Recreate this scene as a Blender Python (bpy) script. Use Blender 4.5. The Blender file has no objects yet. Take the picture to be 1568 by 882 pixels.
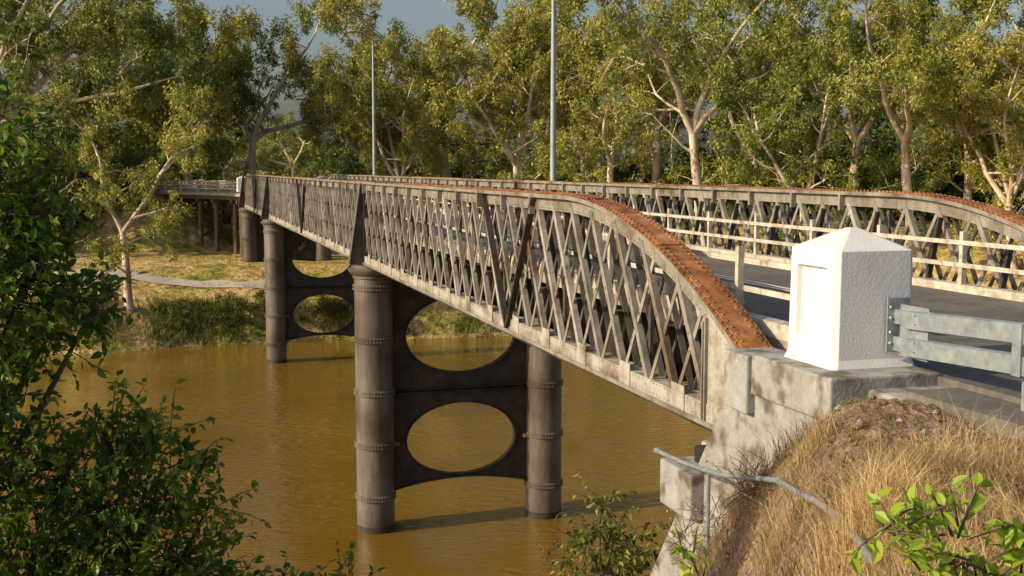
import bpy, math, random, bmesh
import numpy as np
from mathutils import Vector, Matrix, noise as mnoise
R=math.radians
sc=bpy.context.scene
random.seed(3)

# ------------------------------------------------------------------ materials
def newmat(name):
    m=bpy.data.materials.new(name); m.use_nodes=True
    nt=m.node_tree; b=nt.nodes['Principled BSDF']
    return m,nt,b
def noisemat(name,stops,scale=3.0,detail=8,rough=0.7,bump=0.1,bscale=20,stretch=(1,1,1),metal=0.0,dist=0.0,spec=0.3,stops2=None,scale2=1.0,nrough=0.6,bdist=0.02):
    m,nt,b=newmat(name); N=nt.nodes; L=nt.links
    g=N.new('ShaderNodeNewGeometry')
    mp=N.new('ShaderNodeMapping'); mp.inputs['Scale'].default_value=stretch
    L.new(g.outputs['Position'],mp.inputs[0])
    n=N.new('ShaderNodeTexNoise'); n.inputs['Scale'].default_value=scale; n.inputs['Detail'].default_value=detail
    n.inputs['Roughness'].default_value=nrough; n.inputs['Distortion'].default_value=dist
    L.new(mp.outputs[0],n.inputs['Vector'])
    r=N.new('ShaderNodeValToRGB'); r.color_ramp.elements.remove(r.color_ramp.elements[1])
    for i,(p,c) in enumerate(stops):
        e=r.color_ramp.elements[0] if i==0 else r.color_ramp.elements.new(p)
        e.position=p; e.color=(*c,1)
    L.new(n.outputs['Fac'],r.inputs[0]); out=r.outputs[0]
    if stops2:
        n2=N.new('ShaderNodeTexNoise'); n2.inputs['Scale'].default_value=scale2; n2.inputs['Detail'].default_value=6
        L.new(g.outputs['Position'],n2.inputs['Vector'])
        r2=N.new('ShaderNodeValToRGB'); r2.color_ramp.elements.remove(r2.color_ramp.elements[1])
        for i,(p,c) in enumerate(stops2):
            e=r2.color_ramp.elements[0] if i==0 else r2.color_ramp.elements.new(p)
            e.position=p; e.color=(*c,1)
        L.new(n2.outputs['Fac'],r2.inputs[0])
        mx=N.new('ShaderNodeMix'); mx.data_type='RGBA'; mx.blend_type='MULTIPLY'; mx.inputs[0].default_value=1
        L.new(out,mx.inputs[6]); L.new(r2.outputs[0],mx.inputs[7]); out=mx.outputs[2]
    L.new(out,b.inputs['Base Color'])
    b.inputs['Roughness'].default_value=rough; b.inputs['Metallic'].default_value=metal
    b.inputs['Specular IOR Level'].default_value=spec
    if bump>0:
        nb=N.new('ShaderNodeTexNoise'); nb.inputs['Scale'].default_value=bscale; nb.inputs['Detail'].default_value=6
        L.new(g.outputs['Position'],nb.inputs['Vector'])
        bp=N.new('ShaderNodeBump'); bp.inputs['Strength'].default_value=bump; bp.inputs['Distance'].default_value=bdist
        L.new(nb.outputs['Fac'],bp.inputs['Height']); L.new(bp.outputs[0],b.inputs['Normal'])
    return m

M_paint=noisemat('weathered_paint',[(0.28,(0.08,0.05,0.032)),(0.40,(0.16,0.14,0.118)),(0.52,(0.25,0.232,0.205)),(0.75,(0.35,0.33,0.30))],scale=2.2,detail=10,rough=0.45,bump=0.25,bscale=30,stretch=(1,1,.6),nrough=.78,
    stops2=[(0.3,(0.45,0.33,0.25)),(0.48,(1,1,1))],scale2=0.7,spec=.5)
M_paintshade=noisemat('inner_web_shaded_paint',[(0.28,(0.035,0.025,0.018)),(0.45,(0.075,0.066,0.057)),(0.7,(0.14,0.13,0.118))],scale=2.2,detail=9,rough=0.6,bump=0.2,bscale=30,nrough=.7)  # truss paint darkened: shade inside the lattice put into the colour
M_paintpale=noisemat('pale_bottom_chord_paint',[(0.28,(0.10,0.06,0.035)),(0.40,(0.22,0.185,0.15)),(0.53,(0.36,0.345,0.32)),(0.75,(0.48,0.47,0.45))],scale=1.9,detail=10,rough=0.6,bump=0.25,bscale=30,nrough=.84,stretch=(1,.7,1),
    stops2=[(0.34,(0.5,0.38,0.28)),(0.48,(1,1,1))],scale2=1.1)
M_rust=noisemat('rusty_flange',[(0.28,(0.07,0.028,0.014)),(0.40,(0.20,0.078,0.028)),(0.52,(0.37,0.155,0.055)),(0.60,(0.40,0.23,0.12)),(0.69,(0.44,0.38,0.31))],scale=1.6,detail=12,rough=0.65,bump=0.4,bscale=40,nrough=.8,
    stops2=[(0.3,(0.5,0.47,0.47)),(0.6,(1,1,1))],scale2=4)
M_dark=noisemat('dark_rusted_shaded_iron',[(0.3,(0.022,0.019,0.017)),(0.5,(0.042,0.036,0.032)),(0.7,(0.085,0.062,0.045))],scale=1.5,detail=9,rough=0.55,bump=0.25,bscale=18)  # dark iron parts; on pier panels the dark tone also paints in shadow
M_pier=noisemat('pier_iron',[(0.25,(0.05,0.036,0.029)),(0.40,(0.10,0.083,0.072)),(0.56,(0.155,0.135,0.12)),(0.8,(0.26,0.23,0.205))],scale=1.3,detail=10,rough=0.48,bump=0.3,bscale=14,stretch=(2.2,2.2,.3),nrough=.8,
    stops2=[(0.35,(0.5,0.40,0.36)),(0.58,(1,1,1))],scale2=0.5,spec=.5)
M_deckc=noisemat('deck_concrete',[(0.3,(0.2,0.17,0.13)),(0.6,(0.38,0.34,0.28))],scale=3,bump=.2)
M_conc=noisemat('weathered_concrete',[(0.25,(0.13,0.11,0.09)),(0.42,(0.25,0.245,0.24)),(0.58,(0.34,0.342,0.348)),(0.8,(0.43,0.435,0.44))],scale=1.7,detail=11,rough=0.85,bump=0.5,bscale=25,nrough=.78,
    stops2=[(0.36,(0.42,0.35,0.29)),(0.5,(1,1,1))],scale2=2.5)
M_white=noisemat('white_painted_concrete',[(0.2,(0.5,0.48,0.44)),(0.38,(0.66,0.66,0.66)),(0.7,(0.73,0.73,0.74))],scale=2.5,detail=12,rough=0.6,bump=0.25,bscale=35,stretch=(1,1,.5),nrough=.74)
M_wrail=noisemat('white_rail_paint',[(0.3,(0.2,0.14,0.09)),(0.45,(0.40,0.36,0.30)),(0.6,(0.54,0.50,0.44))],scale=4,bump=.1,nrough=.7)
M_galv=noisemat('galvanised_steel',[(0.3,(0.20,0.23,0.26)),(0.6,(0.32,0.36,0.40)),(0.8,(0.42,0.46,0.50))],scale=8,rough=0.42,bump=0.05,metal=0.35,spec=.5)
M_asph=noisemat('asphalt',[(0.3,(0.10,0.094,0.088)),(0.6,(0.16,0.15,0.138)),(0.8,(0.21,0.195,0.18))],scale=6,rough=0.85,bump=0.35,bscale=120,
    stops2=[(0.4,(0.8,0.8,0.8)),(0.65,(1.15,1.1,1.05))],scale2=.8)
M_line=noisemat('road_line_paint',[(0.3,(0.35,0.34,0.32)),(0.5,(0.7,0.7,0.68))],scale=12,rough=.6,bump=0)
M_timber=noisemat('timber',[(0.3,(0.06,0.045,0.03)),(0.6,(0.15,0.11,0.08))],scale=3,stretch=(3,3,.5))
M_pole=noisemat('pole_steel',[(0.3,(0.24,0.30,0.31)),(0.7,(0.35,0.41,0.42))],scale=2,rough=.5,metal=.2,bump=0)
M_soil=noisemat('dry_soil',[(0.28,(0.10,0.063,0.045)),(0.42,(0.19,0.13,0.092)),(0.55,(0.29,0.21,0.15)),(0.75,(0.43,0.35,0.27))],scale=1.6,detail=14,rough=0.95,bump=1.0,bscale=9,nrough=.8,bdist=.14,
    stops2=[(0.35,(0.5,0.45,0.42)),(0.55,(1.1,1.05,1))],scale2=18)
M_grass=noisemat('bank_grass_ground',[(0.30,(0.07,0.09,0.022)),(0.37,(0.17,0.20,0.035)),(0.43,(0.32,0.29,0.07)),(0.50,(0.50,0.35,0.16)),(0.8,(0.56,0.41,0.21))],scale=0.18,detail=12,rough=0.95,bump=0.8,bscale=3,nrough=.66,bdist=.2,
    stops2=[(0.35,(0.5,0.48,0.42)),(0.6,(1.1,1.1,1))],scale2=1.6)
M_path=noisemat('path_concrete',[(0.3,(0.40,0.36,0.32)),(0.7,(0.52,0.48,0.43))],scale=2,bump=0)
M_bark=noisemat('eucalyptus_bark',[(0.3,(0.20,0.14,0.09)),(0.42,(0.42,0.33,0.25)),(0.56,(0.62,0.53,0.43)),(0.8,(0.72,0.65,0.55))],scale=1.0,detail=8,rough=.85,bump=.3,bscale=8,stretch=(1,1,.35))
M_dbark=noisemat('dark_bark',[(0.3,(0.05,0.035,0.025)),(0.7,(0.16,0.12,0.09))],scale=6,stretch=(1,1,.3),rough=.9,bump=.4)

def leafmat(name,c1,c2,c3,trans=0.35,objvar=True,rough=.5):
    m,nt,b=newmat(name); N=nt.nodes; L=nt.links
    a=N.new('ShaderNodeAttribute'); a.attribute_name='lv'
    r=N.new('ShaderNodeValToRGB')
    r.color_ramp.elements[0].color=(*c1,1); r.color_ramp.elements[1].color=(*c3,1)
    e=r.color_ramp.elements.new(.5); e.color=(*c2,1)
    L.new(a.outputs['Fac'],r.inputs[0]); col=r.outputs[0]
    if objvar:
        oi=N.new('ShaderNodeObjectInfo')
        h=N.new('ShaderNodeHueSaturation')
        m1=N.new('ShaderNodeMapRange'); m1.inputs[3].default_value=.47; m1.inputs[4].default_value=.522
        m2=N.new('ShaderNodeMapRange'); m2.inputs[3].default_value=1.25; m2.inputs[4].default_value=.75
        L.new(oi.outputs['Random'],m1.inputs[0]); L.new(oi.outputs['Random'],m2.inputs[0])
        L.new(m1.outputs[0],h.inputs['Hue']); L.new(m2.outputs[0],h.inputs['Value']); L.new(col,h.inputs['Color']); col=h.outputs[0]
    L.new(col,b.inputs['Base Color']); b.inputs['Roughness'].default_value=rough; b.inputs['Specular IOR Level'].default_value=.35
    t=N.new('ShaderNodeBsdfTranslucent'); L.new(col,t.inputs[0])
    mx=N.new('ShaderNodeMixShader'); mx.inputs[0].default_value=trans
    L.new(b.outputs[0],mx.inputs[1]); L.new(t.outputs[0],mx.inputs[2]); L.new(mx.outputs[0],N['Material Output'].inputs[0])
    return m
M_leaf=leafmat('eucalyptus_leaves',(0.085,0.115,0.026),(0.27,0.30,0.058),(0.66,0.58,0.14),.34)
M_leafd=leafmat('understory_leaves',(0.04,0.062,0.014),(0.11,0.15,0.025),(0.30,0.32,0.055),.34)
M_leafn=leafmat('foreground_leaves',(0.028,0.075,0.009),(0.08,0.18,0.016),(0.38,0.40,0.03),.42,False,.4)
M_leafy=leafmat('sapling_leaves',(0.20,0.30,0.03),(0.32,0.46,0.05),(0.6,0.6,0.10),.45,False,.4)
M_straw=leafmat('dry_grass_blades',(0.14,0.09,0.055),(0.44,0.31,0.16),(0.88,0.68,0.34),.38,False,.7)
M_reed=leafmat('green_grass_blades',(0.07,0.09,0.02),(0.16,0.19,0.03),(0.38,0.36,0.08),.35,False,.6)

# ------------------------------------------------------------------ mesh helpers
class MB:
    def __init__(s): s.v=[]; s.f=[]; s.m=[]; s.mats=[]
    def mi(s,mat):
        if mat not in s.mats: s.mats.append(mat)
        return s.mats.index(mat)
    def add(s,vs,fs,mat):
        o=len(s.v); s.v+= [tuple(v) for v in vs]; k=s.mi(mat)
        for f in fs: s.f.append(tuple(i+o for i in f)); s.m.append(k)
    def box(s,x0,x1,y0,y1,z0,z1,mat):
        s.add([(x0,y0,z0),(x1,y0,z0),(x1,y1,z0),(x0,y1,z0),(x0,y0,z1),(x1,y0,z1),(x1,y1,z1),(x0,y1,z1)],
          [(3,2,1,0),(4,5,6,7),(0,1,5,4),(1,2,6,5),(2,3,7,6),(3,0,4,7)],mat)
    def beam(s,p,q,w,h,mat,side=None):
        p=Vector(p);q=Vector(q);d=(q-p).normalized()
        up=Vector((0,0,1)) if side is None else Vector(side)
        if abs(d.dot(up))>.98: up=Vector((0,1,0))
        a=d.cross(up).normalized(); b=a.cross(d).normalized()
        a*=w/2; b*=h/2
        vs=[p-a-b,p+a-b,p+a+b,p-a+b,q-a-b,q+a-b,q+a+b,q-a+b]
        s.add(vs,[(3,2,1,0),(4,5,6,7),(0,1,5,4),(1,2,6,5),(2,3,7,6),(3,0,4,7)],mat)
    def tube(s,pts,rad,mat,n=8,cap=True):
        pts=[Vector(p) for p in pts]; vs=[];fs=[]
        prev=None
        for i,p in enumerate(pts):
            d=(pts[min(i+1,len(pts)-1)]-pts[max(i-1,0)]).normalized()
            if prev is None:
                a=d.cross(Vector((0,0,1)) if abs(d.z)<.9 else Vector((1,0,0))).normalized()
            else: a=(prev-d*prev.dot(d)).normalized()
            prev=a; b=d.cross(a); r=rad[i] if hasattr(rad,'__len__') else rad
            for k in range(n):
                t=2*math.pi*k/n; vs.append(p+a*(r*math.cos(t))+b*(r*math.sin(t)))
        for i in range(len(pts)-1):
            for k in range(n):
                fs.append((i*n+k,i*n+(k+1)%n,(i+1)*n+(k+1)%n,(i+1)*n+k))
        if cap:
            fs.append(tuple(range(n))[::-1]); fs.append(tuple((len(pts)-1)*n+k for k in range(n)))
        s.add(vs,fs,mat)
    def lathe(s,cx,cy,prof,mat,n=40):
        vs=[];fs=[]
        for r,z in prof:
            for k in range(n):
                t=2*math.pi*k/n; vs.append((cx+r*math.cos(t),cy+r*math.sin(t),z))
        for i in range(len(prof)-1):
            for k in range(n): fs.append((i*n+k,i*n+(k+1)%n,(i+1)*n+(k+1)%n,(i+1)*n+k))
        fs.append(tuple(range(n))[::-1]); fs.append(tuple((len(prof)-1)*n+k for k in range(n)))
        s.add(vs,fs,mat)
    def rivet(s,p,nrm,mat,r=.018):
        p=Vector(p);nrm=Vector(nrm).normalized()
        a=nrm.cross(Vector((0,0,1)) if abs(nrm.z)<.9 else Vector((1,0,0))).normalized(); b=nrm.cross(a)
        vs=[]
        for k in range(6):
            t=k*math.pi/3; vs.append(p+(a*math.cos(t)+b*math.sin(t))*r)
        for k in range(6):
            t=k*math.pi/3; vs.append(p+(a*math.cos(t)+b*math.sin(t))*r*.6+nrm*r*.7)
        fs=[(k,(k+1)%6,6+(k+1)%6,6+k) for k in range(6)]+[(6,7,8,9,10,11)]
        s.add(vs,fs,mat)
    def obj(s,name,parent=None,smooth=False,bevel=0):
        me=bpy.data.meshes.new(name); me.from_pydata(s.v,[],s.f)
        for m in s.mats: me.materials.append(m)
        me.polygons.foreach_set('material_index',s.m)
        if smooth: me.polygons.foreach_set('use_smooth',[True]*len(s.f))
        me.update(); ob=bpy.data.objects.new(name,me); sc.collection.objects.link(ob)
        if smooth:
            try: me.set_sharp_from_angle(angle=R(40))
            except Exception: pass
        if parent: ob.parent=parent
        if bevel:
            b=ob.modifiers.new('b','BEVEL'); b.width=bevel; b.segments=2; b.limit_method='ANGLE'
        return ob
def empty(name):
    e=bpy.data.objects.new(name,None); sc.collection.objects.link(e); return e

def leafmesh(name,parts,extra=None):
    me=bpy.data.meshes.new(name)
    V=[];loops=[];starts=[];tot=[];mi=[];lv=[];mats=[];off=0;lo=0
    if extra is not None and extra.v:
        ev=np.array([tuple(v) for v in extra.v],dtype=np.float32); V.append(ev); lv.append(np.zeros(len(ev)))
        for m in extra.mats: mats.append(m)
        for f,m in zip(extra.f,extra.m):
            loops.append(np.array(f)); starts.append(np.array([lo])); tot.append(np.array([len(f)])); lo+=len(f); mi.append(np.array([m]))
        off=len(ev)
    for P,l,m in parts:
        n,k,_=P.shape
        if m not in mats: mats.append(m)
        V.append(P.reshape(-1,3)); lv.append(np.repeat(l,k)); loops.append(np.arange(n*k)+off); off+=n*k
        starts.append(np.arange(n)*k+lo); lo+=n*k; tot.append(np.full(n,k)); mi.append(np.full(n,mats.index(m)))
    V=np.concatenate(V).astype(np.float32); loops=np.concatenate(loops); starts=np.concatenate(starts); tot=np.concatenate(tot); mi=np.concatenate(mi); lv=np.concatenate(lv)
    me.vertices.add(len(V)); me.vertices.foreach_set('co',V.ravel())
    me.loops.add(len(loops)); me.loops.foreach_set('vertex_index',loops.astype(np.int32))
    me.polygons.add(len(starts)); me.polygons.foreach_set('loop_start',starts.astype(np.int32)); me.polygons.foreach_set('loop_total',tot.astype(np.int32))
    for m in mats: me.materials.append(m)
    me.polygons.foreach_set('material_index',mi.astype(np.int32))
    a=me.attributes.new('lv','FLOAT','POINT'); a.data.foreach_set('value',lv.astype(np.float32))
    me.update(calc_edges=True); me.validate()
    return me
def unit(a): return a/np.maximum(np.linalg.norm(a,axis=-1,keepdims=True),1e-6)

# ------------------------------------------------------------------ terrain
S=lambda x,y: y-11.0+1.9*np.clip(6.8-x,0,5.5)
def hgt(X,Y):
    X=np.asarray(X,float);Y=np.asarray(Y,float)
    s=S(X,Y)+.15*np.sin(X*1.7+.6*Y)+.12*np.sin(X*3.9-Y*1.1)
    sm=np.where(s<-.8,0,np.where(s<.8,(s+.8)**2/3.2,s))
    near=11.6-.9*np.clip(sm,0,4)-.45*np.clip(sm-4,0,None)
    Yb=95-np.clip((X-30)*.8,0,35)+1.2*np.sin(X*.16)+.5*np.sin(X*.5+1)
    t=Y-Yb
    far=np.where(t<0,t*.7,np.where(t<3,t*.95,np.where(t<12,2.85+(t-3)*.27,5.28+np.clip(t-12,0,80)*.02)))
    far=far+np.clip((X-25)/40,0,1)*2.5*np.clip((t-3)/15,0,1)
    z=np.maximum(np.maximum(near,far),-3.0)
    A=np.array([-1.,134.]);B=np.array([-30.,200.]);AB=B-A
    u=np.clip(((X-A[0])*AB[0]+(Y-A[1])*AB[1])/AB.dot(AB),0,1)
    d=np.hypot(X-A[0]-u*AB[0],Y-A[1]-u*AB[1])
    z=np.maximum(z,11.3-np.clip(d-4.0,0,None)*.9)
    rough=.05*np.sin(X*2.1+Y*1.3)+.05*np.sin(X*1.1-Y*2.7+2)+.03*np.sin(X*5.3+Y*4.1)
    onroad=(X>7.2)&(X<15.5)&(Y<14)
    z=z+np.where(onroad,-.05,rough)
    return z
xs=np.concatenate([[-3000,-1200,-500,-250,-150,-110],np.arange(-80,-8,2),np.arange(-8,0,.25),np.arange(0,8,.125),np.arange(8,10,.25),np.arange(10,130,2),[150,200,400,1000,3000]])
ys=np.concatenate([[-3000,-1000,-300,-100,-50],np.arange(-20,0,1),np.arange(0,4,.25),np.arange(4,15,.125),np.arange(15,20,.25),np.arange(20,125,1),np.arange(125,220,3),[240,300,500,1200,3000]])
GX,GY=np.meshgrid(xs,ys); GZ=hgt(GX,GY)
GZ+=np.where(GY<20,np.random.RandomState(0).randn(*GZ.shape)*.018,0)*(~((GX>7.2)&(GX<15.5)))
V=np.stack([GX,GY,GZ],-1).reshape(-1,3)
nx=len(xs);ny=len(ys)
F=[];MI=[]
for j in range(ny-1):
    for i in range(nx-1):
        F.append((j*nx+i,j*nx+i+1,(j+1)*nx+i+1,(j+1)*nx+i)); MI.append(0 if ys[j]<50 else 1)
me=bpy.data.meshes.new('ground'); me.from_pydata(V.tolist(),[],F); me.materials.append(M_soil); me.materials.append(M_grass)
me.polygons.foreach_set('material_index',MI); me.polygons.foreach_set('use_smooth',[True]*len(F)); me.update()
sc.collection.objects.link(bpy.data.objects.new('ground',me))

# water
m,nt,b=newmat('river_water'); N=nt.nodes;L=nt.links
g=N.new('ShaderNodeNewGeometry')
mp=N.new('ShaderNodeMapping'); mp.inputs['Scale'].default_value=(.7,1.6,1); mp.inputs['Rotation'].default_value=(0,0,.25); L.new(g.outputs['Position'],mp.inputs[0])
n1=N.new('ShaderNodeTexNoise'); n1.inputs['Scale'].default_value=2.0; n1.inputs['Detail'].default_value=5; n1.inputs['Distortion'].default_value=.5; L.new(mp.outputs[0],n1.inputs['Vector'])
n3=N.new('ShaderNodeTexNoise'); n3.inputs['Scale'].default_value=.09; n3.inputs['Detail'].default_value=4; L.new(g.outputs['Position'],n3.inputs['Vector'])
mr=N.new('ShaderNodeMapRange'); mr.inputs[1].default_value=.40; mr.inputs[2].default_value=.62; mr.inputs[3].default_value=.12; mr.inputs[4].default_value=1
L.new(n3.outputs['Fac'],mr.inputs[0])
bp=N.new('ShaderNodeBump'); bp.inputs['Distance'].default_value=.22; L.new(mr.outputs[0],bp.inputs['Strength']); L.new(n1.outputs['Fac'],bp.inputs['Height']); L.new(bp.outputs[0],b.inputs['Normal'])
cr=N.new('ShaderNodeValToRGB'); cr.color_ramp.elements[0].position=.35; cr.color_ramp.elements[0].color=(.15,.085,.010,1); cr.color_ramp.elements[1].position=.7; cr.color_ramp.elements[1].color=(.205,.122,.017,1)
L.new(n3.outputs['Fac'],cr.inputs[0]); L.new(cr.outputs[0],b.inputs['Base Color'])
b.inputs['Roughness'].default_value=.03; b.inputs['IOR'].default_value=1.5
w=MB(); w.add([(-3000,-50,0),(3000,-50,0),(3000,200,0),(-3000,200,0)],[(0,1,2,3)],m); w.obj('water')

# ------------------------------------------------------------------ bridge
bridge=empty('iron_lattice_bridge')
Y0,Y1=13.3,113.2
ZB=10.40; ZT=13.5
PY=[44.4,86.0,112.0]
XN,XF=7.45,14.65
RC=14.7
def topz(y):
    if y<21: d=21-y
    elif y>Y1-7.7: d=y-(Y1-7.7)
    else: d=0
    d=min(d,RC-.1)
    return ZT-(RC-math.sqrt(RC*RC-d*d))
pathy=list(np.arange(Y0,21,.35))+list(np.arange(21,Y1-7.7,3))+list(np.arange(Y1-7.7,Y1,.7))+[Y1]
def sweep(mb,ys_,x0,x1,n0,n1,mat):
    vs=[];fs=[]
    for y in ys_:
        t=Vector((0,.02,topz(min(y+.01,Y1))-topz(max(y-.01,Y0)))).normalized(); nn=Vector((0,-t.z,t.y))
        p=Vector((0,y,topz(y)))
        for (x,n) in ((x0,n0),(x1,n0),(x1,n1),(x0,n1)):
            q=p+nn*n; vs.append((x,q.y,q.z))
    k=len(ys_)
    for i in range(k-1):
        for j in range(4):
            a=i*4+j;b_=i*4+(j+1)%4; fs.append((a,b_,b_+4,a+4))
    fs.append((3,2,1,0)); e=(k-1)*4; fs.append((e,e+1,e+2,e+3))
    mb.add(vs,fs,mat)
def truss(xc,name,sgn):
    rt=random.Random(int(xc*10))
    mb=MB()
    sweep(mb,pathy,xc-.26,xc+.26,-.03,0,M_rust)
    sweep(mb,pathy,xc-.15,xc+.15,-.32,-.031,M_paint)
    for sx in (-1,1):
        a=xc+sx*.252; sweep(mb,pathy,min(a,a+sx*.012),max(a,a+sx*.012),-.075,-.002,M_paint)
    for a,b_ in ((13.5,15.6),(16.6,18.6),(19.8,21.8),(26,29),(33,37),(42,47),(58,70),(82,90)):
        yy=[a]+[y for y in pathy if a<y<b_]+[b_]
        sweep(mb,yy,xc-.19,xc+.19,.001,.02,M_rust)
    y=Y0+.1
    while y<38:
        t=Vector((0,.02,topz(y+.01)-topz(y-.01))).normalized(); nn=Vector((0,-t.z,t.y))
        for dx in (-.225,-.14,.14,.225):
            mb.rivet(Vector((xc+dx,y,topz(y)))+nn*(.001 if abs(dx)>.2 else .018),nn,M_rust,.026)
        if sgn>0:
            for dn in (-.11,-.27):
                mb.rivet(Vector((xc-.151,y,topz(y)))+nn*dn,(-1,0,0),M_paint,.02)
            mb.rivet((xc-.181,y,ZB+.1),(-1,0,0),M_paintpale,.02)
            mb.rivet((xc-.181,y,ZB+.27),(-1,0,0),M_paintpale,.02)
        y+=.14
    mb.box(xc-.26,xc+.26,Y0+.35,Y1,ZB-.03,ZB,M_dark)
    mb.box(xc-.18,xc+.18,Y0+.35,Y1,ZB+.001,ZB+.30,M_paintpale)
    mb.box(xc-.255,xc-.235,Y0+.35,Y1,ZB+.001,ZB+.07,M_paint)
    y=15.6
    while y<Y1-1:
        mb.box(xc-.197,xc-.182,y,y+.45,ZB+.03,ZB+.42,M_paintpale); y+=2.1
    sp=1.05; run=1.62
    hbar=ZT-.2-(ZB+.2)
    for plane,(off,fam) in enumerate(((-.155,1),(-.125,-1),(.155,1),(.125,-1))):
        k=-3
        while True:
            yb=Y0+1.65+k*sp; k+=1
            if yb>Y1+3: break
            pts=[]
            n=40
            jt=rt.uniform(-.03,.03)
            for i in range(n+1):
                u=i/n; yy=yb+fam*run*u+jt; zz=ZB+.2+hbar*u
                if yy<Y0+1.65 or yy>Y1-1.4: 
                    if pts: break
                    continue
                if zz>topz(yy)-.15: break
                pts.append((xc+off,yy,zz))
            if len(pts)<5: continue
            p,q=pts[0],pts[-1]
            d=Vector(q)-Vector(p); d.normalize(); r_=rt.random()
            mt=(M_paintpale if r_<.18 else M_paint) if (off<0) else M_paintshade  # inner planes get the darkened copy, painting in shade behind the bars
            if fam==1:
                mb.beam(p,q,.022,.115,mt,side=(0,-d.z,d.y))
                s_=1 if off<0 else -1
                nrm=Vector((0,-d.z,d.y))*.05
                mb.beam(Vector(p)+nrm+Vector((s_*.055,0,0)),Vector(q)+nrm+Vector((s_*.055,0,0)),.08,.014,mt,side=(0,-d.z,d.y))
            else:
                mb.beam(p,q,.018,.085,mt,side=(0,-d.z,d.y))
            if sgn>0 and yb<32 and plane<2:
                for pt in (p,pts[len(pts)//2],q):
                    mb.rivet((pt[0]-.013,pt[1],pt[2]),(-1,0,0),M_rust,.022)
    for ya,yb in ((Y0+.02,Y0+1.62),(Y1-1.4,Y1-.02)):
        m_=24; vs=[];fs=[]
        for i in range(m_+1):
            y=ya+(yb-ya)*i/m_
            zt=topz(y)-.05; zb=ZB+.05
            for x in (xc-.165,xc+.165): vs+= [(x,y,zb),(x,y,zt)]
        for i in range(m_):
            a=i*4; fs+=[(a,a+1,a+5,a+4),(a+2,a+6,a+7,a+3)]
        fs+=[(0,2,3,1),(m_*4,m_*4+1,m_*4+3,m_*4+2)]
        mb.add(vs,fs,M_paintpale)
    for y in (Y0+.06,Y0+1.64):
        mb.box(xc-.215,xc-.166,y-.05,y+.05,ZB+.05 if y>Y0+1 else ZB+.1,topz(y)-.28,M_paint)
        mb.box(xc-.24,xc-.166,y-.012,y+.012,ZB+.05,topz(y)-.33,M_paint)
        z=ZB+.15
        while z<topz(y)-.35:
            mb.rivet((xc-.216,y+.03,z),(-1,0,0),M_rust,.016); z+=.12
    mb.box(xc-.19,xc-.167,Y0+.12,Y0+.7,ZB+.002,ZB+.2,M_rust)
    mb.box(xc-.3,xc+.3,Y0+.4,Y0+1.2,ZB-.16,ZB-.032,M_dark)
    for ym in (24.8,65,99):
        for dy in (-1.9,2.0):
            mb.beam((xc-sgn*.21,ym,ZB+.1),(xc-sgn*.21,ym+dy,ZT-.1),.07,.13,M_dark,side=(1,0,0))
    y=17.3
    while y<Y1-2:
        mb.box(xc-.03,xc+.03,y-.045,y+.045,ZB+.3,topz(y)-.3,M_paintshade); y+=4.2
    for py in PY[:2]+[Y1-1.2]:
        s_=-1 if sgn>0 else 1
        for dy in (-.14,.14):
            a=py+dy
            vs=[(xc+s_*.19,a-.015,ZB+.0),(xc+s_*.75,a-.015,ZB+.0),(xc+s_*.30,a-.015,ZT-.05),(xc+s_*.19,a-.015,ZT-.05)]
            vs+=[(x,y+.03,z) for x,y,z in vs]
            mb.add(vs,[(0,1,2,3),(7,6,5,4),(0,4,5,1),(1,5,6,2),(2,6,7,3),(3,7,4,0)],M_dark)
        mb.beam((xc+s_*.75,py,ZB),(xc+s_*.30,py,ZT-.05),.02,.34,M_pier,side=(0,1,0))
        mb.box(xc-.2,xc+.2,py-.25,py+.25,ZB+.30,ZT-.33,M_dark)
    y=23
    while y<Y1-8:
        mb.box(xc-.275,xc-.16,y-.04,y+.04,ZT-.42,ZT-.035,M_paint); y+=2.1
    return mb.obj(name,bridge)
truss(XN,'downstream_truss',1); truss(XF,'upstream_truss',-1)

# deck
mb=MB()
mb.box(8.0,14.1,13.0,Y1+1,11.50,11.68,M_deckc)
mb.box(8.25,13.85,13.0,Y1+1,11.684,11.76,M_asph)
for xa,xb in ((7.98,8.22),(13.88,14.12)):
    mb.box(xa,xb,12.2,Y1+1,11.684,11.90,M_wrail)
y=15.2
while y<Y1-.5:
    mb.box(7.65,14.45,y-.012,y+.012,10.62,11.48,M_dark)
    mb.box(7.65,14.45,y-.13,y+.13,10.58,10.61,M_dark)
    mb.box(7.65,14.45,y-.13,y+.13,11.47,11.49,M_dark)
    for x,s_ in ((7.63,1),(14.47,-1)):
        zt=min(13.1,topz(y)-.35)
        mb.beam((x+s_*.42,y,11.5),(x+s_*(.42-.32*(zt-11.5)/1.6),y,zt),.06,.10,M_dark,side=(1,0,0))
    y+=2.1
for x in (8.6,9.8,11.05,12.3,13.5):
    mb.box(x-.08,x+.08,13.5,Y1,11.2,11.465,M_dark)
mb.obj('deck',bridge)
mb=MB()
y=15.6
while y<Y1:
    for x in (8.12,13.98):
        mb.box(x-.05,x+.05,y-.05,y+.05,11.9,12.86,M_wrail)
    y+=2.6
for x in (8.18,13.92):
    for z in (12.66,12.25):
        mb.box(x-.018,x+.018,13.2,Y1,z-.04,z+.04,M_wrail)
mb.obj('deck_railing',bridge)
mb=MB()
for xx in (11.0,11.2):
    mb.box(xx-.05,xx+.03,-40,Y1,11.764,11.768,M_line)
mb.obj('centre_line',bridge)

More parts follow.
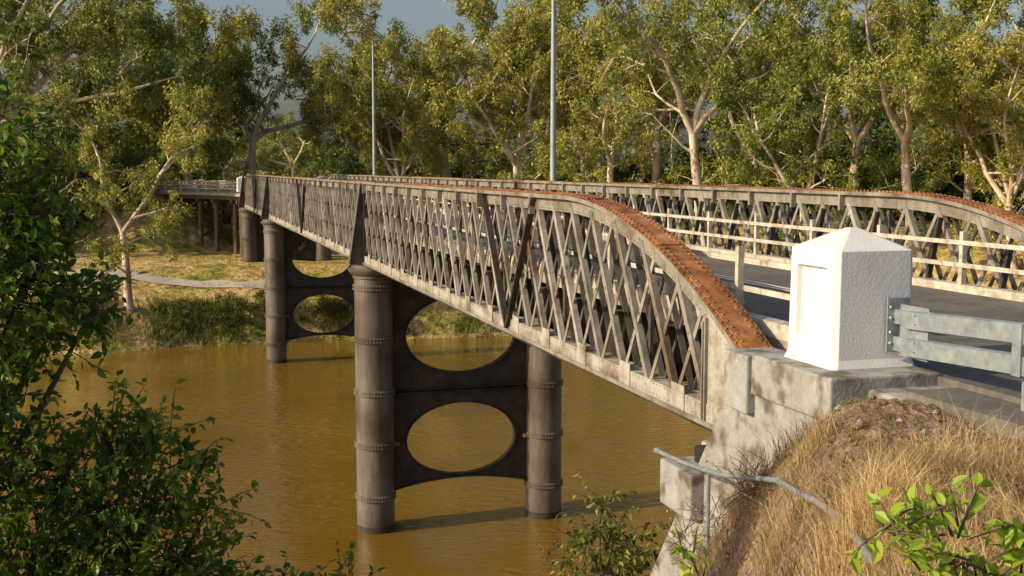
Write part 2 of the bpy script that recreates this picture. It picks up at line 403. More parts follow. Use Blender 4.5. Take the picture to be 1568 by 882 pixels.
# piers
def pier(py,name,zb):
    mb=MB(); cols=(7.62,14.48); r=.73
    for cx in cols:
        prof=[(r,zb)]
        bands=[1.35,3.4,5.45,7.5,9.5]
        for bz in bands:
            if bz<zb: continue
            prof+=[(r,bz-.12),(r+.045,bz-.11),(r+.045,bz-.012),(r+.015,bz-.006),(r+.015,bz+.006),(r+.045,bz+.012),(r+.045,bz+.11),(r,bz+.12)]
        prof+=[(r,9.85),(r+.06,9.87),(r+.06,9.93),(r+.03,9.95),(r+.12,10.02),(r+.22,10.14),(r+.23,10.22),(r+.10,10.25),(r+.10,10.365)]
        mb.lathe(cx,py,prof,M_pier,48)
        for bz in bands:
            if bz<zb: continue
            for dz in (-.065,.065):
                for k in range(40):
                    t=2*math.pi*k/40; n=Vector((math.cos(t),math.sin(t),0))
                    mb.rivet(Vector((cx,py,bz+dz))+n*(r+.043),n,M_pier,.034)
        if zb<0: mb.lathe(cx,py,[(r+.004,-.5),(r+.004,.22),(r+.0005,.26)],M_dark,48)
    xa,xb=cols[0]+r-.06,cols[1]-r+.06; xc=(xa+xb)/2; hw=(xb-xa)/2
    def panel(z0,z1,zc,rx,rz,arch):
        NN=72; th=.07
        ang=[2*math.pi*k/NN for k in range(NN)]
        def outer(t):
            c,s=math.cos(t),math.sin(t)
            k=1e9
            if abs(c)>1e-6: k=min(k,hw/abs(c))
            if s>1e-6: k=min(k,(z1-zc)/s)
            if s<-1e-6: k=min(k,(zc-z0)/-s)
            x=c*k; z=zc+s*k
            if arch and z<z0+.01: z=z0+.35*(1-(x/hw)**2)
            return x,z
        for cx_,cz_ in ((hw,z1-zc),(-hw,z1-zc),(-hw,z0-zc),(hw,z0-zc)): ang.append(math.atan2(cz_,cx_)%(2*math.pi))
        ang=sorted(ang); n=len(ang); vs=[];fs=[]
        for t in ang:
            ox,oz=outer(t)
            k=1/math.sqrt((math.cos(t)/rx)**2+(math.sin(t)/rz)**2)
            ix,iz=math.cos(t)*k,zc+math.sin(t)*k
            vs+=[(xc+ox,py-th/2,oz),(xc+ix,py-th/2,iz),(xc+ix,py+th/2,iz),(xc+ox,py+th/2,oz),(xc+ix,py-.14,iz),(xc+ix,py+.14,iz),(xc+ix*1.015,py-.14,zc+(iz-zc)*1.02),(xc+ix*1.015,py+.14,zc+(iz-zc)*1.02)]
        for i in range(n):
            a=i*8;b_=((i+1)%n)*8
            fs+=[(a,b_,b_+1,a+1),(a+3,a+2,b_+2,b_+3),(a+4,b_+4,b_+5,a+5),(a+4,a+6,b_+6,b_+4),(a+5,b_+5,b_+7,a+7),(a+6,a+7,b_+7,b_+6),(a,a+3,b_+3,b_)]
        mb.add(vs,fs,M_dark)  # panel coloured darker than the columns, its shadow put into the colour
    panel(5.46,10.3,7.55,2.2,1.48,False)
    if zb<4: panel(1.55,5.34,3.42,2.2,1.42,True)
    mb.box(xa,xb,py-.22,py+.22,5.34,5.36,M_dark); mb.box(xa,xb,py-.22,py+.22,5.44,5.46,M_dark); mb.box(xa,xb,py-.03,py+.03,5.36,5.44,M_dark)
    mb.box(xa,xb,py-.22,py+.22,10.3,10.36,M_dark)
    if zb<4:
        vs=[];fs=[]
        for i in range(21):
            u=-1+2*i/20; z=1.55+.35*(1-u*u)-.001
            for y_ in (-.18,.18):
                vs+=[(xc+u*hw,py+y_,z),(xc+u*hw,py+y_,z-.05)]
        for i in range(20):
            a=i*4; fs+=[(a,a+4,a+6,a+2),(a+1,a+3,a+7,a+5),(a,a+1,a+5,a+4),(a+2,a+6,a+7,a+3)]
        mb.add(vs,fs,M_dark)
        for cx,s_ in ((cols[0]+r,1),(cols[1]-r,-1)):
            mb.box(min(cx,cx+s_*.18),max(cx,cx+s_*.18),py-.25,py+.25,3.3,3.42,M_rust)
    return mb.obj(name,bridge,smooth=True)
pier(PY[0],'river_pier',-3); pier(PY[1],'middle_pier',-3); pier(PY[2],'bank_pier',3)

# ------------------------------------------------------------------ abutment
def prism_yz(mb,poly,x0,x1,mat):
    n=len(poly); vs=[(x0,y,z) for y,z in poly]+[(x1,y,z) for y,z in poly]
    fs=[tuple(range(n)),tuple(range(2*n-1,n-1,-1))]+[(i,i+n,(i+1)%n+n,(i+1)%n) for i in range(n)]
    mb.add(vs,fs,mat)
ab=empty('concrete_abutment')
mb=MB()
prism_yz(mb,[(10.2,9),(10.2,11.30),(13.0,11.30),(13.0,11.05),(13.4,10.95),(17.0,6.2),(17.0,2),(10.2,2)][::-1],6.75,7.15,M_conc)
mb.obj('wing_wall',ab,bevel=.03)
mb=MB()
prism_yz(mb,[(10.2,2),(10.2,11.66),(13.0,11.66),(13.0,10.2),(14.8,10.2),(15.5,6),(15.5,2)][::-1],7.152,15.3,M_conc)
mb.obj('bearing_wall',ab,bevel=.03)
mb=MB(); mb.box(6.55,7.6,13.85,14.85,9.35,9.98,M_conc); mb.box(6.9,7.7,13.9,14.5,9.985,10.22,M_dark); mb.obj('bearing_ledge',ab,bevel=.03)
mb=MB(); mb.box(6.68,8.04,10.75,12.50,11.31,11.80,M_conc); mb.box(6.63,7.3,12.51,13.12,11.06,11.77,M_conc); mb.obj('plinth',ab,bevel=.025)

road=MB()
road.box(8.0,14.1,-60,12.98,11.58,11.76,M_asph)
road.box(7.35,8.0,-60,10.4,11.5,11.70,M_asph)
road.obj('road')

def pillar(x,y,name,zb=11.80,sx=1.02,sy=1.04):
    mb=MB()
    def ring(hx,hy,c,z): return [(x-hx+c,y-hy,z),(x+hx-c,y-hy,z),(x+hx,y-hy+c,z),(x+hx,y+hy-c,z),(x+hx-c,y+hy,z),(x-hx+c,y+hy,z),(x-hx,y+hy-c,z),(x-hx,y-hy+c,z)]
    hx,hy=sx/2,sy/2; c=.06
    rings=[ring(hx+.035,hy+.035,c,zb),ring(hx,hy,c,zb+.10),ring(hx-.012,hy-.012,c,zb+1.30),ring(.05,.05,.015,zb+1.535)]
    vs=sum(rings,[]);fs=[]
    for i in range(len(rings)-1):
        for k in range(8): fs.append((i*8+k,i*8+(k+1)%8,i*8+8+(k+1)%8,i*8+8+k))
    e=(len(rings)-1)*8; fs.append(tuple(range(e,e+8))); fs.append(tuple(range(8))[::-1])
    mb.add(vs,fs,M_white)
    ob=mb.obj(name,None)
    cut=MB(); a=.31; cx=x-hx
    vs=[(cx-.1,y-a-.02,zb+.22),(cx-.1,y+a+.02,zb+.22),(cx-.1,y+a+.02,zb+1.12),(cx-.1,y-a-.02,zb+1.12),(cx+.075,y-a+.01,zb+.29),(cx+.075,y+a-.01,zb+.29),(cx+.075,y+a-.01,zb+1.10),(cx+.075,y-a+.01,zb+1.10)]
    cut.add(vs,[(0,1,2,3),(7,6,5,4),(0,4,5,1),(1,5,6,2),(2,6,7,3),(3,7,4,0)],M_white)
    co=cut.obj('panel_cutter')
    for o_ in (ob,co):
        bm=bmesh.new(); bm.from_mesh(o_.data); bmesh.ops.recalc_face_normals(bm,faces=bm.faces); bm.to_mesh(o_.data); bm.free()
    bm=ob.modifiers.new('bool','BOOLEAN'); bm.object=co; bm.solver='EXACT'; bm.operation='DIFFERENCE'
    bpy.context.view_layer.update()
    dg=bpy.context.evaluated_depsgraph_get(); me2=bpy.data.meshes.new_from_object(ob.evaluated_get(dg)); ob.modifiers.clear(); ob.data=me2
    bpy.data.objects.remove(co)
    bv=ob.modifiers.new('b','BEVEL'); bv.width=.012; bv.segments=2; bv.limit_method='ANGLE'; bv.angle_limit=R(25)
    return ob
pillar(7.50,11.72,'white_gate_pillar')
pillar(14.6,11.72,'white_gate_pillar.001'); pillar(7.3,115.2,'white_gate_pillar.002'); pillar(14.8,115.2,'white_gate_pillar.003')

# ------------------------------------------------------------------ guard rail
gr=empty('guard_rail')
mb=MB()
def chan(z_off):
    prof=[(-.0,-.105),(-.055,-.09),(-.055,.09),(0,.105),(.006,.098),(-.045,.08),(-.045,-.08),(.006,-.098)]
    yy=[10.98,10.9,9.2,6,2,-2,-10]
    vs=[];fs=[];n=len(prof)
    for y in yy:
        zz=12.36+z_off+ (11-max(y,8.5))*.05
        sc_=.75 if y>10.95 else 1
        for (a,b_) in prof: vs.append((7.74+a*1.0,y,zz+b_*sc_))
    for i in range(len(yy)-1):
        for k in range(n): fs.append((i*n+k,i*n+(k+1)%n,(i+1)*n+(k+1)%n,(i+1)*n+k))
    fs.append(tuple(range(n))); mb.add(vs,fs,M_galv)
chan(0.0); chan(-.30)
mb.box(7.62,7.90,11.15,11.172,11.98,12.58,M_galv)
mb.box(7.70,7.80,10.86,11.15,12.30,12.46,M_galv); mb.box(7.70,7.80,10.86,11.15,12.0,12.16,M_galv)
mb.box(7.745,7.765,10.6,11.1,11.95,12.52,M_galv)
for z in (12.08,12.2,12.36,12.48):
    for x in (7.66,7.86): mb.rivet((x,11.149,z),(0,-1,0),M_galv,.022)
for y in (10.75,9.0):
    for z in (12.33,12.43,12.03,12.13): mb.rivet((7.684,y,z+(11-y)*.05),(-1,0,0),M_galv,.022)
for y in (9.15,7.0,4.8,2.5,0,-3,-6):
    mb.box(7.80,7.83,y-.07,y+.07,11.3,12.68,M_galv); mb.box(7.75,7.88,y-.07,y-.055,11.3,12.68,M_galv)
    mb.box(7.66,7.69,y-.06,y+.06,11.95+.1,12.55,M_galv)
mb.obj('beams',gr)

mb=MB()
pp=[(6.35,14.5,10.18),(6.28,13.5,10.26),(6.15,12.2,10.44),(5.9,10.4,10.80),(5.55,9.4,11.02),(5.15,8.45,11.24),(4.75,7.5,11.42),(4.35,6.6,11.55),(4.1,6.1,11.62)]
pp=[(x,y,max(z,float(hgt(x,y))+.12)) for x,y,z in pp]
mb.tube(pp,.03,M_galv,10)
for i in (0,3,6): 
    p=Vector(pp[i]); q=Vector(pp[i])+(Vector(pp[min(i+1,8)])-p).normalized()*.14; mb.tube([p,q],.045,M_galv,10)
mb.tube([(6.2,12.6,10.4),(6.35,12.9,9.0)],.025,M_galv,8)
mb.obj('pipe_handrail',smooth=True)

def pole(x,y,name):
    e=empty(name); mb=MB()
    mb.tube([(x,y,10.0),(x,y,12),(x,y,16),(x,y,23.6)],[.14,.13,.115,.07],M_pole,14)
    mb.box(x-.35,x+.0,y-.2,y+.2,10.35,10.6,M_dark)
    mb.tube([(x,y,23.3),(x-.4,y-.05,23.8),(x-.8,y-.1,23.95),(x-1.2,y-.12,23.98)],[.05,.045,.04,.035],M_pole,8)
    mb.obj('mast',e,smooth=True)
    mb=MB(); mb.tube([(x-1.1,y-.12,23.97),(x-1.3,y-.12,23.98),(x-1.75,y-.13,23.98),(x-1.9,y-.13,23.96)],[.05,.12,.13,.05],M_pole,10); mb.obj('lamp_head',e,smooth=True)
pole(15.15,45.3,'street_lamp'); pole(15.15,87.2,'street_lamp.001')

# ------------------------------------------------------------------ timber viaduct
vd=empty('timber_viaduct'); mb=MB(); rl=MB()
cl=[Vector((11.05,114.3,0)),Vector((9.6,121,0)),Vector((6.2,127.5,0)),Vector((1.6,134,0)),Vector((-3,143,0))]
for i in range(len(cl)-1):
    a,b_=cl[i],cl[i+1]; d=(b_-a).normalized(); s_=Vector((d.y,-d.x,0))
    zc=Vector((0,0,11.45))
    mb.beam(a+zc-d*.2,b_+zc+d*.2,7.2,.3-.01*i,M_deckc)
    for o in (-3,-1,1,3): mb.beam(a+s_*o+Vector((0,0,11.1)),b_+s_*o+Vector((0,0,11.1)),.3,.38-.01*i,M_timber)
    for sd in (-3.5,3.5):
        for z in (12.0,12.35,12.65): rl.beam(a+s_*sd+Vector((0,0,z)),b_+s_*sd+Vector((0,0,z)),.06,.12,M_wrail)
        n=max(2,int((b_-a).length/2))
        for k in range(n):
            q=a.lerp(b_,k/n)+s_*sd; rl.box(q.x-.07,q.x+.07,q.y-.07,q.y+.07,11.5,12.75,M_wrail)
    for kk in (0,.5):
        c=a.lerp(b_,kk)
        if i<3:
            for o in (-3.1,-1.1,1.1,3.1):
                q=c+s_*o; mb.tube([(q.x,q.y,4.5),(q.x,q.y,10.7)],.24,M_timber,8)
            mb.beam(c-s_*3.6+Vector((0,0,10.75)),c+s_*3.6+Vector((0,0,10.75)),.35,.32,M_timber)
            mb.beam(c-s_*3.1+Vector((0,0,10.4))-d*.22,c+s_*3.1+Vector((0,0,6.8))-d*.22,.1,.22,M_timber)
            mb.beam(c+s_*3.1+Vector((0,0,10.4))+d*.22,c-s_*3.1+Vector((0,0,6.8))+d*.22,.1,.22,M_timber)
mb.obj('deck_and_bents',vd); rl.obj('white_railing',vd)

pts=[(-60,121),(-30,112),(-8,105.8),(6,103),(20,103.5),(40,108)]
mb=MB(); P=[]
for i in range(len(pts)-1):
    for k in range(14):
        u=k/14; P.append((pts[i][0]*(1-u)+pts[i+1][0]*u,pts[i][1]*(1-u)+pts[i+1][1]*u))
vs=[];fs=[]
for x,y in P:
    for o in (-.8,-.3,.3,.8): vs.append((x,y+o,float(hgt(x,y+o))+.07))
for i in range(len(P)-1):
    for k in range(3): fs.append((i*4+k,i*4+k+4,i*4+k+5,i*4+k+1))
mb.add(vs,fs,M_path); mb.obj('footpath',smooth=True)

# ------------------------------------------------------------------ trees
def clump_leaves(rng,C,rad,n,ln,wd,droop,flat=.8):
    m=len(C); idx=np.repeat(np.arange(m),n)
    g=rng.normal(size=(m*n,3)); rr=rng.rand(m*n,1)**.55
    o=unit(g)*rr*rad[idx][:,None]*np.array([1,1,flat])
    P=C[idx]+o
    d=unit(rng.normal(size=(m*n,3))*np.array([1,1,.7])+np.array([0,0,-droop]))
    w=unit(np.cross(d,rng.normal(size=(m*n,3))))
    l=ln*(.6+.8*rng.rand(m*n,1)); ww=wd*(.6+.8*rng.rand(m*n,1))
    Q=np.stack([P,P+d*l*.5+w*ww*.5,P+d*l,P+d*l*.5-w*ww*.5],1)
    cl=rng.rand(m)[idx]
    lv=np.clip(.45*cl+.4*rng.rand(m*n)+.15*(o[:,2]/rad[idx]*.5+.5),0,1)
    return Q,lv
def tree_mesh(seed,H=26,forks=3,low=.3,spread=1.0,leafm=None,clr=.95,n=82,lean=.06):
    rng=np.random.RandomState(seed); mb=MB(); tips=[]; rads=[]
    leafm=leafm or M_leaf
    def branch(p,d,length,r0,r1,nseg,up,wob):
        pts=[np.array(p)]; d=unit(np.array(d,float)); st=length/nseg
        for i in range(nseg):
            d=unit(d+rng.normal(size=3)*wob+np.array([0,0,up])); pts.append(pts[-1]+d*st)
        rr=[r0+(r1-r0)*i/nseg for i in range(nseg+1)]
        return pts,rr,d
    base_r=H*.017
    tl=H*(low+.08*rng.rand())
    a=rng.rand()*6.28
    tp,tr,td=branch((0,0,-.6),(math.cos(a)*lean*2,math.sin(a)*lean*2,1),tl,base_r*1.15,base_r*.72,6,.05,.06)
    tr[0]*=1.3
    mb.tube(tp,tr,M_bark,9,False)
    def sub(p,d,length,r):
        sp_,sr,sd=branch(p,d,length,r,r*.4,4,.06,.2); mb.tube(sp_,sr,M_bark,5,False)
        for j in range(2,5):
            for q in range(2 if j<4 else 3):
                dd=unit(sd+rng.normal(size=3)*.8); L2=length*(.3+.3*rng.rand())
                tt,t2,_=branch(sp_[j],dd,L2,r*.35,r*.12,2,-.04,.15); mb.tube(tt,t2,M_bark,4,False)
                tips.append(tt[-1]); rads.append(clr*(.5+.8*rng.rand()))
                if rng.rand()<.5: tips.append(tt[-1]-np.array([rng.normal()*.3,rng.normal()*.3,.8+.5*rng.rand()])); rads.append(clr*(.4+.4*rng.rand()))
    for f in range(forks):
        az=a+f*6.28/forks+rng.normal()*.35; tilt=(.25+.45*rng.rand())*spread
        d=(math.cos(az)*tilt,math.sin(az)*tilt,1); ll=H*(.5+.16*rng.rand())*(1-low*.35)
        lp,lr,ld=branch(tp[-1],d,ll,base_r*.68,base_r*.16,8,.04,.15); mb.tube(lp,lr,M_bark,7,False)
        ns=rng.randint(7,10)
        for k in range(ns):
            j=min(8,1+int(k*7.5/ns+rng.rand()*1.2)); az2=rng.rand()*6.28
            dd=np.array([math.cos(az2),math.sin(az2),.25+.5*rng.rand()]); sub(lp[j],dd,H*(.11+.10*rng.rand())*(1.15-.05*j),lr[j]*.55)
        sub(lp[-1],ld,H*.1,lr[-1])
    for k in range(rng.randint(2,5)):
        j=rng.randint(2,6); az2=rng.rand()*6.28
        sub(tp[j],np.array([math.cos(az2),math.sin(az2),.3]),H*.18,base_r*.3)
    C=np.array(tips); rd=np.array(rads)
    Q,lv=clump_leaves(rng,C,rd,n,.40,.15,.9,1.1)
    return leafmesh('eucalyptus_%d'%seed,[(Q,lv,leafm)],mb)
TM=[tree_mesh(11,26,3,.30),tree_mesh(12,28,3,.36,1.1),tree_mesh(13,25,4,.22,1.15),tree_mesh(14,30,3,.33,.8),tree_mesh(15,24,2,.28,1.0),tree_mesh(16,27,4,.30,.9)]
def shrub_mesh(seed,R0=3,Hh=5):
    rng=np.random.RandomState(seed); mb=MB(); C=[];rd=[]
    for k in range(26):
        a=rng.rand()*6.28; rr=R0*rng.rand()**.6; z=Hh*(.12+.8*rng.rand())*(1-.35*(rr/R0)**2)
        c=np.array([rr*math.cos(a),rr*math.sin(a),z]); C.append(c); rd.append(.6+.7*rng.rand())
        if k%3==0: mb.tube([(0,0,-.3),tuple(c*.5+np.array([0,0,.2])),tuple(c)],[.09,.06,.02],M_dbark,5,False)
    Q,lv=clump_leaves(rng,np.array(C),np.array(rd),120,.32,.15,.4)
    return leafmesh('shrub_%d'%seed,[(Q,lv,M_leafd)],mb)
SM=[shrub_mesh(31),shrub_mesh(32,3.6,6.5),shrub_mesh(33,2.6,4)]
def put(name,me,x,y,s=1,rz=0,sz=None,tilt=(0,0),dz=0):
    ob=bpy.data.objects.new(name,me); sc.collection.objects.link(ob)
    ob.location=(x,y,float(hgt(x,y))+dz); ob.rotation_euler=(tilt[0],tilt[1],rz); ob.scale=(s,s,sz or s); return ob
rng=np.random.RandomState(5)
front=[(-16,119,1.15,1),(-12.4,128,1.25,3),(-7,142,1.2,0),(-2.8,97.6,.78,4),(3.8,151,1.2,2),(9.8,150,1.15,1),(-27,126,1.2,5),
 (24.5,148,1.05,5),(26.5,131,.98,2),(34.6,141,1.15,3),(36.7,124,1.05,0),(45.3,132,1.15,5),(45,115,1.0,4),(53.4,124,1.15,1),
 (47.9,99,1.0,3),(61.6,114,1.1,2),(50.6,87,.86,0),(64.5,101,1.05,5),(60.8,86,.92,1),(71,92,.98,4),(64,77,.84,2),(74.5,83,.85,3),(78,70,.85,0)]
for x,y,s,k in front: put('eucalyptus_tree',TM[k],x,y,s,rng.rand()*6.28,tilt=(rng.normal()*.03,rng.normal()*.03))
back=[(-24,160,1.2),(-12,172,1.1),(0,178,1.0),(9,180,.9),(31,180,.9),(39,176,.85),(50,170,.85),(58,160,.85),(66,150,.85),(74,140,.9),(80,126,.85),(86,112,.85),(92,104,.8),(98,92,.8),(22,205,.7),(70,128,.9)]
for x,y,s in back: put('eucalyptus_tree',TM[rng.randint(6)],x,y,s*(.95+.1*rng.rand()),rng.rand()*6.28)
for x,y,s in ((-52,134,1.2),): put('eucalyptus_tree',TM[rng.randint(6)],x,y,s,rng.rand()*6.28)
for i in range(72):
    u=rng.rand()
    if i<22: x=-30+50*rng.rand(); y=143+25*rng.rand()
    else:
        x=24+66*rng.rand(); y=158-.95*(x-24)+14*rng.rand()
        if x<45 and y<115: continue
    put('shrub',SM[rng.randint(3)],x,y,1.0+1.1*rng.rand(),rng.rand()*6.28,dz=-.2)
for x,y,s in ((-24,121,1.1),(-17,126,1.6),(-11,131,1.9),(-6,131,1.5),(-3.2,129,.8),(-8,135,2.0),(-4,139,1.8),(-14,140,2.1),(-22,138,2.0),(14,130,1.2),(19,132,1.3),(21,122,.9),(26,120,1.0),(-9,97,.4),(-14,97,.45),(1,97.3,.4),(4.5,97,.5),(8,98.2,.45),(12,98,.5),(17,98,.45),(27,99,.6),(-6,98,.4)):
    put('shrub',SM[rng.randint(3)],x,y,s,rng.rand()*6.28,dz=-.2)
rr=np.random.RandomState(77)
C=[]
for i in range(1500):
    a=R(-35+100*rr.rand()); r=225+60*rr.rand(); C.append((r*math.sin(a),r*math.cos(a),6+14*rr.rand()**1.2+3*math.sin(a*23)))
Q,lv=clump_leaves(rr,np.array(C),1.8+2.2*rr.rand(1500),60,1.1,.6,.3)
put('distant_tree_line',leafmesh('distant_tree_line',[(Q,lv*.8,M_leafd)]),0,0,1).location=(0,0,0)

# ------------------------------------------------------------------ grass
def patch(x,y): return np.sin(x*2.3+1.1*y)+np.sin(y*3.1-x*1.7+1)+.8*np.sin(x*5.1+y*2.2)
def blades(rng,P,h,w,bend,mat,name,lvb=0.,lvr=1.,pv=0.):
    n=len(P); a=rng.rand(n)*6.28; sd=np.stack([np.cos(a),np.sin(a),0*a],1)
    bd=unit(rng.normal(size=(n,3))*np.array([1,1,0])); 
    hh=(h*(.5+.9*rng.rand(n)))[:,None]; k=bend*(.3+rng.rand(n))[:,None]
    if pv: hh=hh*(1+.25*patch(P[:,0]*1.3+2,P[:,1]*1.2))[:,None].clip(.35,1.6)
    up=np.array([0,0,1.])
    p1=P+up*hh*.55+bd*hh*k*.25; p2=P+up*hh*(1-.3*k)+bd*hh*k
    w_=w*(.6+.8*rng.rand(n))[:,None]
    Q=np.stack([P-sd*w_/2,P+sd*w_/2,p1+sd*w_*.4,p1-sd*w_*.4],1); T=np.stack([p1-sd*w_*.4,p1+sd*w_*.4,p2],1)
    lv=np.clip(lvb+lvr*rng.rand(n)+pv*patch(P[:,0]*.8,P[:,1]*.9),0,1)
    me=leafmesh(name,[(Q,lv*.85,mat),(T,lv,mat)]); ob=bpy.data.objects.new(name,me); sc.collection.objects.link(ob); return ob
rg=np.random.RandomState(9)
def scatter(n,x0,x1,y0,y1,mask,tuft=10,tr=.12):
    c=np.stack([x0+(x1-x0)*rg.rand(n),y0+(y1-y0)*rg.rand(n)],1)
    c=c[mask(c[:,0],c[:,1])]
    c=np.repeat(c,tuft,0)+rg.normal(size=(len(c)*tuft,2))*tr
    return np.column_stack([c,hgt(c[:,0],c[:,1])-.02])
inab=lambda x,y:(x>6.6)&(y>10)
P=scatter(2600,1.5,6.6,3.0,7.9,lambda x,y:(S(x,y)<.7)&(patch(x,y)+rg.normal(size=len(x))*.7>-.7-(7.0-y)*.8),20,.07)
blades(rg,P,.38,.006,.8,M_straw,'dry_grass',.2,.75,.12)
P=scatter(3400,1.5,7.0,4,15.5,lambda x,y:(S(x,y)>.2)&~inab(x,y)&(patch(x,y)+rg.normal(size=len(x))*.7>-.35),18,.08)
P=P[~((P[:,0]>6.65)&(P[:,1]>10))]
blades(rg,P,.30,.006,1.0,M_straw,'dry_grass',-.1,.75,.15)
P=scatter(3600,3,7.4,5,12,lambda x,y:(S(x,y)<1.5)&~inab(x,y),10,.15); P=P[~((P[:,0]>6.6)&(P[:,1]>10))]
blades(rg,P,.07,.006,2.0,M_straw,'dry_grass_litter',0,.6)
P=scatter(110,3.5,6.6,5,13,lambda x,y:~inab(x,y),16,.06)
blades(rg,P,.14,.012,1.2,M_reed,'small_weeds',.3,.7)
P=scatter(4200,-40,34,94,99.5,lambda x,y:(hgt(x,y)>.05)&(hgt(x,y)<3.6)&(np.sin(x*.5)+.6*np.sin(x*1.3+2)+rg.normal(size=len(x))*.5>-.3),9,.3)
blades(rg,P,.6,.06,.5,M_reed,'bank_reeds')
P=scatter(4000,-40,40,97,118,lambda x,y:(hgt(x,y)>3.0)&(np.sin(x*.35)+np.sin(y*.6+x*.2)+rg.normal(size=len(x))*.6>.7),7,.25)
blades(rg,P,.2,.05,.6,M_reed,'bank_grass',.3,.8)

mb=MB()
for i in range(420):
    x=4.0+3.3*rg.rand(); y=6+6*rg.rand()
    if x>6.6 and y>10.3: continue
    r=.012+.04*rg.rand()**2; z=float(hgt(x,y)); c=np.array([x,y,z+r*.3])
    o=[(1,0,0),(0,1,0),(-1,0,0),(0,-1,0),(0,0,.8),(0,0,-.8)]
    a=rg.rand()*6; ca,sa=math.cos(a),math.sin(a)
    vs=[]
    for v in o:
        k=r*(.7+.6*rg.rand()); vs.append((c[0]+(v[0]*ca-v[1]*sa)*k*1.3,c[1]+(v[0]*sa+v[1]*ca)*k,c[2]+v[2]*k))
    mb.add(vs,[(0,1,4),(1,2,4),(2,3,4),(3,0,4),(1,0,5),(2,1,5),(3,2,5),(0,3,5)],M_soil if i%3 else M_conc)
mb.obj('stones')

# ------------------------------------------------------------------ foreground foliage
def leafy(name,clumps,twigs_per,leafl,leafm,wood,root,rng,twl=.4,lpt=10,rootr=.07,droop=.25):
    mb=MB(); A=[];D=[];K=[]
    root=np.array(root,float)
    for (x,y,z,r,dens) in clumps:
        c=np.array([x,y,z]); mid=root*.35+c*.65+np.array([0,0,-.25*r]); mid[:2]+=rng.normal(size=2)*.1
        mb.tube([tuple(root),tuple((root+mid)/2+rng.normal(size=3)*.08),tuple(mid),tuple(c)],[rootr,rootr*.7,rootr*.4,rootr*.15],wood,6,False)
        nt=int(twigs_per*dens*r**2)
        cv=rng.rand()
        for t in range(nt):
            g=rng.normal(size=3); g/=np.linalg.norm(g); p=c+g*r*rng.rand()**.5*np.array([1,1,.85])
            d=unit(g+rng.normal(size=3)*.5+np.array([0,0,.15])); L_=twl*(.6+.8*rng.rand())
            p2=p+d*L_*.5; p3=p+d*L_+np.array([0,0,-.12*L_])
            mb.tube([tuple(p-d*L_*.4),tuple(p2),tuple(p3)],[.006,.005,.002],wood,3,False)
            tv=.5*rng.rand()+.2*cv
            for k in range(lpt):
                u=k/(lpt-1); q=p*(1-u)+p3*u
                A.append(q); D.append(unit(d*.5+rng.normal(size=3)*.75+np.array([0,0,-droop]))); K.append(tv+.35*rng.rand())
    A=np.array(A);D=np.array(D);n=len(A)
    nrm=unit(rng.normal(size=(n,3))*.7+np.array([0,0,1.])); W=unit(np.cross(D,nrm)); l=leafl*(.55+.8*rng.rand(n,1)); w=l*.27
    up=unit(np.cross(W,D))
    base=A+D*l*.12
    q1=[base,base+D*l*.3+W*w+up*w*.3,base+D*l*.65+W*w*.8+up*w*.25,base+D*l-up*w*.2]
    Q1=np.stack(q1,1); Q2=np.stack([base,base+D*l-up*w*.2,base+D*l*.65-W*w*.8+up*w*.25,base+D*l*.3-W*w+up*w*.3],1)
    lv=np.clip(np.array(K),0,1)
    me=leafmesh(name,[(Q1,lv,leafm),(Q2,lv,leafm)],mb); ob=bpy.data.objects.new(name,me); sc.collection.objects.link(ob); return ob
rf=np.random.RandomState(21)
cl1=[(-1.3,10.6,14.35,.25,1),(-1.15,10.5,14.0,.26,1),(-1.5,10.5,13.9,.35,1),(-1.0,10.5,13.65,.25,1),(-1.35,10.5,13.55,.42,1),(-1.05,10.5,13.25,.34,1),(-1.6,10.4,13.3,.5,1),(-.9,10.5,12.95,.36,1),(-.58,10.5,12.85,.24,.9),(-1.4,10.3,12.7,.5,1),(-.95,10.4,12.6,.25,.9),(-1.55,10.2,12.2,.45,1),(-2.2,10.4,13.2,.7,.6),(-2.2,10.4,12.2,.7,.6),(-1.3,10.4,12.1,.25,.8)]
leafy('foreground_tree',cl1,330,.092,M_leafn,M_dbark,(-2.1,11.2,10.6),rf,twl=.3)
mb=MB(); mb.tube([(-2.4,11.4,float(hgt(-2.4,11.4))-.3),(-2.3,11.3,8),(-2.1,11.2,10.65)],[.2,.16,.1],M_dbark,9); mb.obj('trunk',bpy.data.objects['foreground_tree'],smooth=True)
cl2=[(-1.3,10.2,11.6,.4,1),(-.9,10.3,11.5,.42,1),(-.5,10.4,11.75,.3,1),(-.1,10.4,11.7,.24,1),(-.1,10.3,11.35,.38,1),(-.5,10.2,11.2,.48,1),(-1.1,10.0,11.0,.55,1),(-.6,10.0,10.7,.55,1),(-1.4,9.8,10.5,.6,1),(-1.7,9.9,11.3,.6,.8),(.0,10.1,10.7,.4,1),(.2,10.2,10.4,.38,1),(-.3,9.9,10.2,.5,1),(-.9,9.7,10.1,.6,1),(.5,10.2,10.15,.34,1),(.85,10.3,10.15,.26,.9),(1.2,10.4,10.2,.24,.9),(1.55,10.4,10.2,.18,.9),(.33,10.4,11.1,.18,1),(.3,10.4,11.5,.14,1.2)]
leafy('foreground_bush',cl2,380,.082,M_leafn,M_dbark,(-1.0,10.6,8.6),rf,twl=.28)
mb=MB(); mb.tube([(-1.1,10.8,float(hgt(-1.1,10.8))-.3),(-1.0,10.7,6.5),(-1.0,10.6,8.65)],[.15,.12,.08],M_dbark,9); mb.obj('trunk',bpy.data.objects['foreground_bush'],smooth=True)
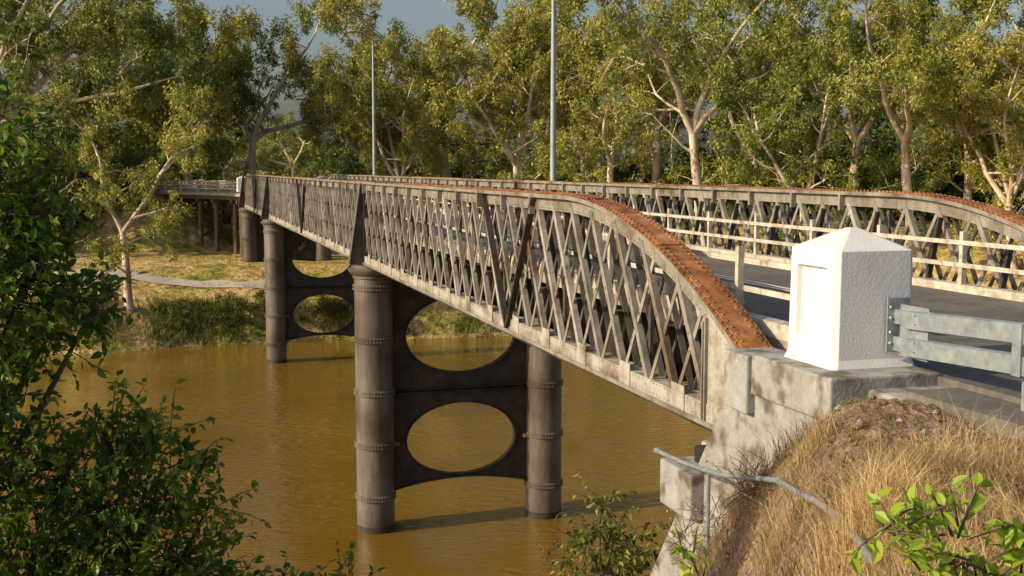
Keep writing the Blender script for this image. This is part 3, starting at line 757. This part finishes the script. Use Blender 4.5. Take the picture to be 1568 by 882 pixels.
leafy('sapling',[(2.25,3.25,12.85,.11,8),(2.5,3.2,12.72,.18,8),(2.78,3.1,12.8,.12,8),(2.45,3.1,12.58,.16,8),(2.72,3.15,12.55,.17,8),(2.6,3.1,12.45,.16,8)],90,.055,M_leafy,M_dbark,(2.5,3.2,11.2),rf,twl=.13,lpt=9,rootr=.010)
leafy('sapling',[(2.15,4.5,12.35,.08,8),(2.2,4.5,12.2,.10,8),(1.95,4.45,12.12,.08,8),(2.4,4.45,12.1,.08,8)],90,.05,M_leafy,M_dbark,(2.15,4.5,11.1),rf,twl=.11,lpt=8,rootr=.008)
leafy('riverside_shrub',[(6.2,16.2,8.9,.3,1),(6.5,16.3,8.5,.4,1),(5.9,16.2,8.3,.45,1),(6.3,16.0,7.9,.6,1),(6.9,16.9,8.1,.4,1)],130,.11,M_leafd,M_dbark,(6.3,16.3,6.9),rf,droop=.9,rootr=.03)
leafy('dry_bush',[(6.3,11.9,10.35,.32,1),(5.95,10.9,10.65,.3,1),(6.4,12.9,9.7,.34,1),(6.2,11.3,10.6,.3,1),(6.45,13.7,9.1,.3,1)],260,.03,M_straw,M_dbark,(6.2,12,9.6),rf,twl=.3,lpt=5,rootr=.008)

# ------------------------------------------------------------------ light
el,az=R(26),R(-95)     # azimuth clockwise from +Y
sd=Vector((math.sin(az)*math.cos(el),math.cos(az)*math.cos(el),math.sin(el)))
sun=bpy.data.lights.new('sun','SUN'); sun.energy=5.0; sun.angle=R(.5); sun.color=(1,.83,.54)
so=bpy.data.objects.new('sun',sun); sc.collection.objects.link(so); so.rotation_euler=sd.to_track_quat('Z','Y').to_euler()
W=bpy.data.worlds.new('World'); sc.world=W; W.use_nodes=True; nt=W.node_tree
sk=nt.nodes.new('ShaderNodeTexSky'); sk.sky_type='NISHITA'; sk.sun_disc=False; sk.sun_elevation=el; sk.sun_rotation=az%(2*math.pi); sk.dust_density=4.0; sk.air_density=1.0
bg=nt.nodes['Background']; bg.inputs[1].default_value=.13; nt.links.new(sk.outputs[0],bg.inputs[0])

cam=bpy.data.cameras.new('camera'); co=bpy.data.objects.new('camera',cam); sc.collection.objects.link(co); sc.camera=co
co.location=(0,0,14); co.rotation_euler=(R(90-5.8),0,R(-16.5)); cam.lens=36*1800/1568; cam.sensor_width=36; cam.clip_end=6000; cam.clip_start=.05
sc.view_settings.view_transform='Standard'; sc.view_settings.look='None'; sc.view_settings.exposure=0
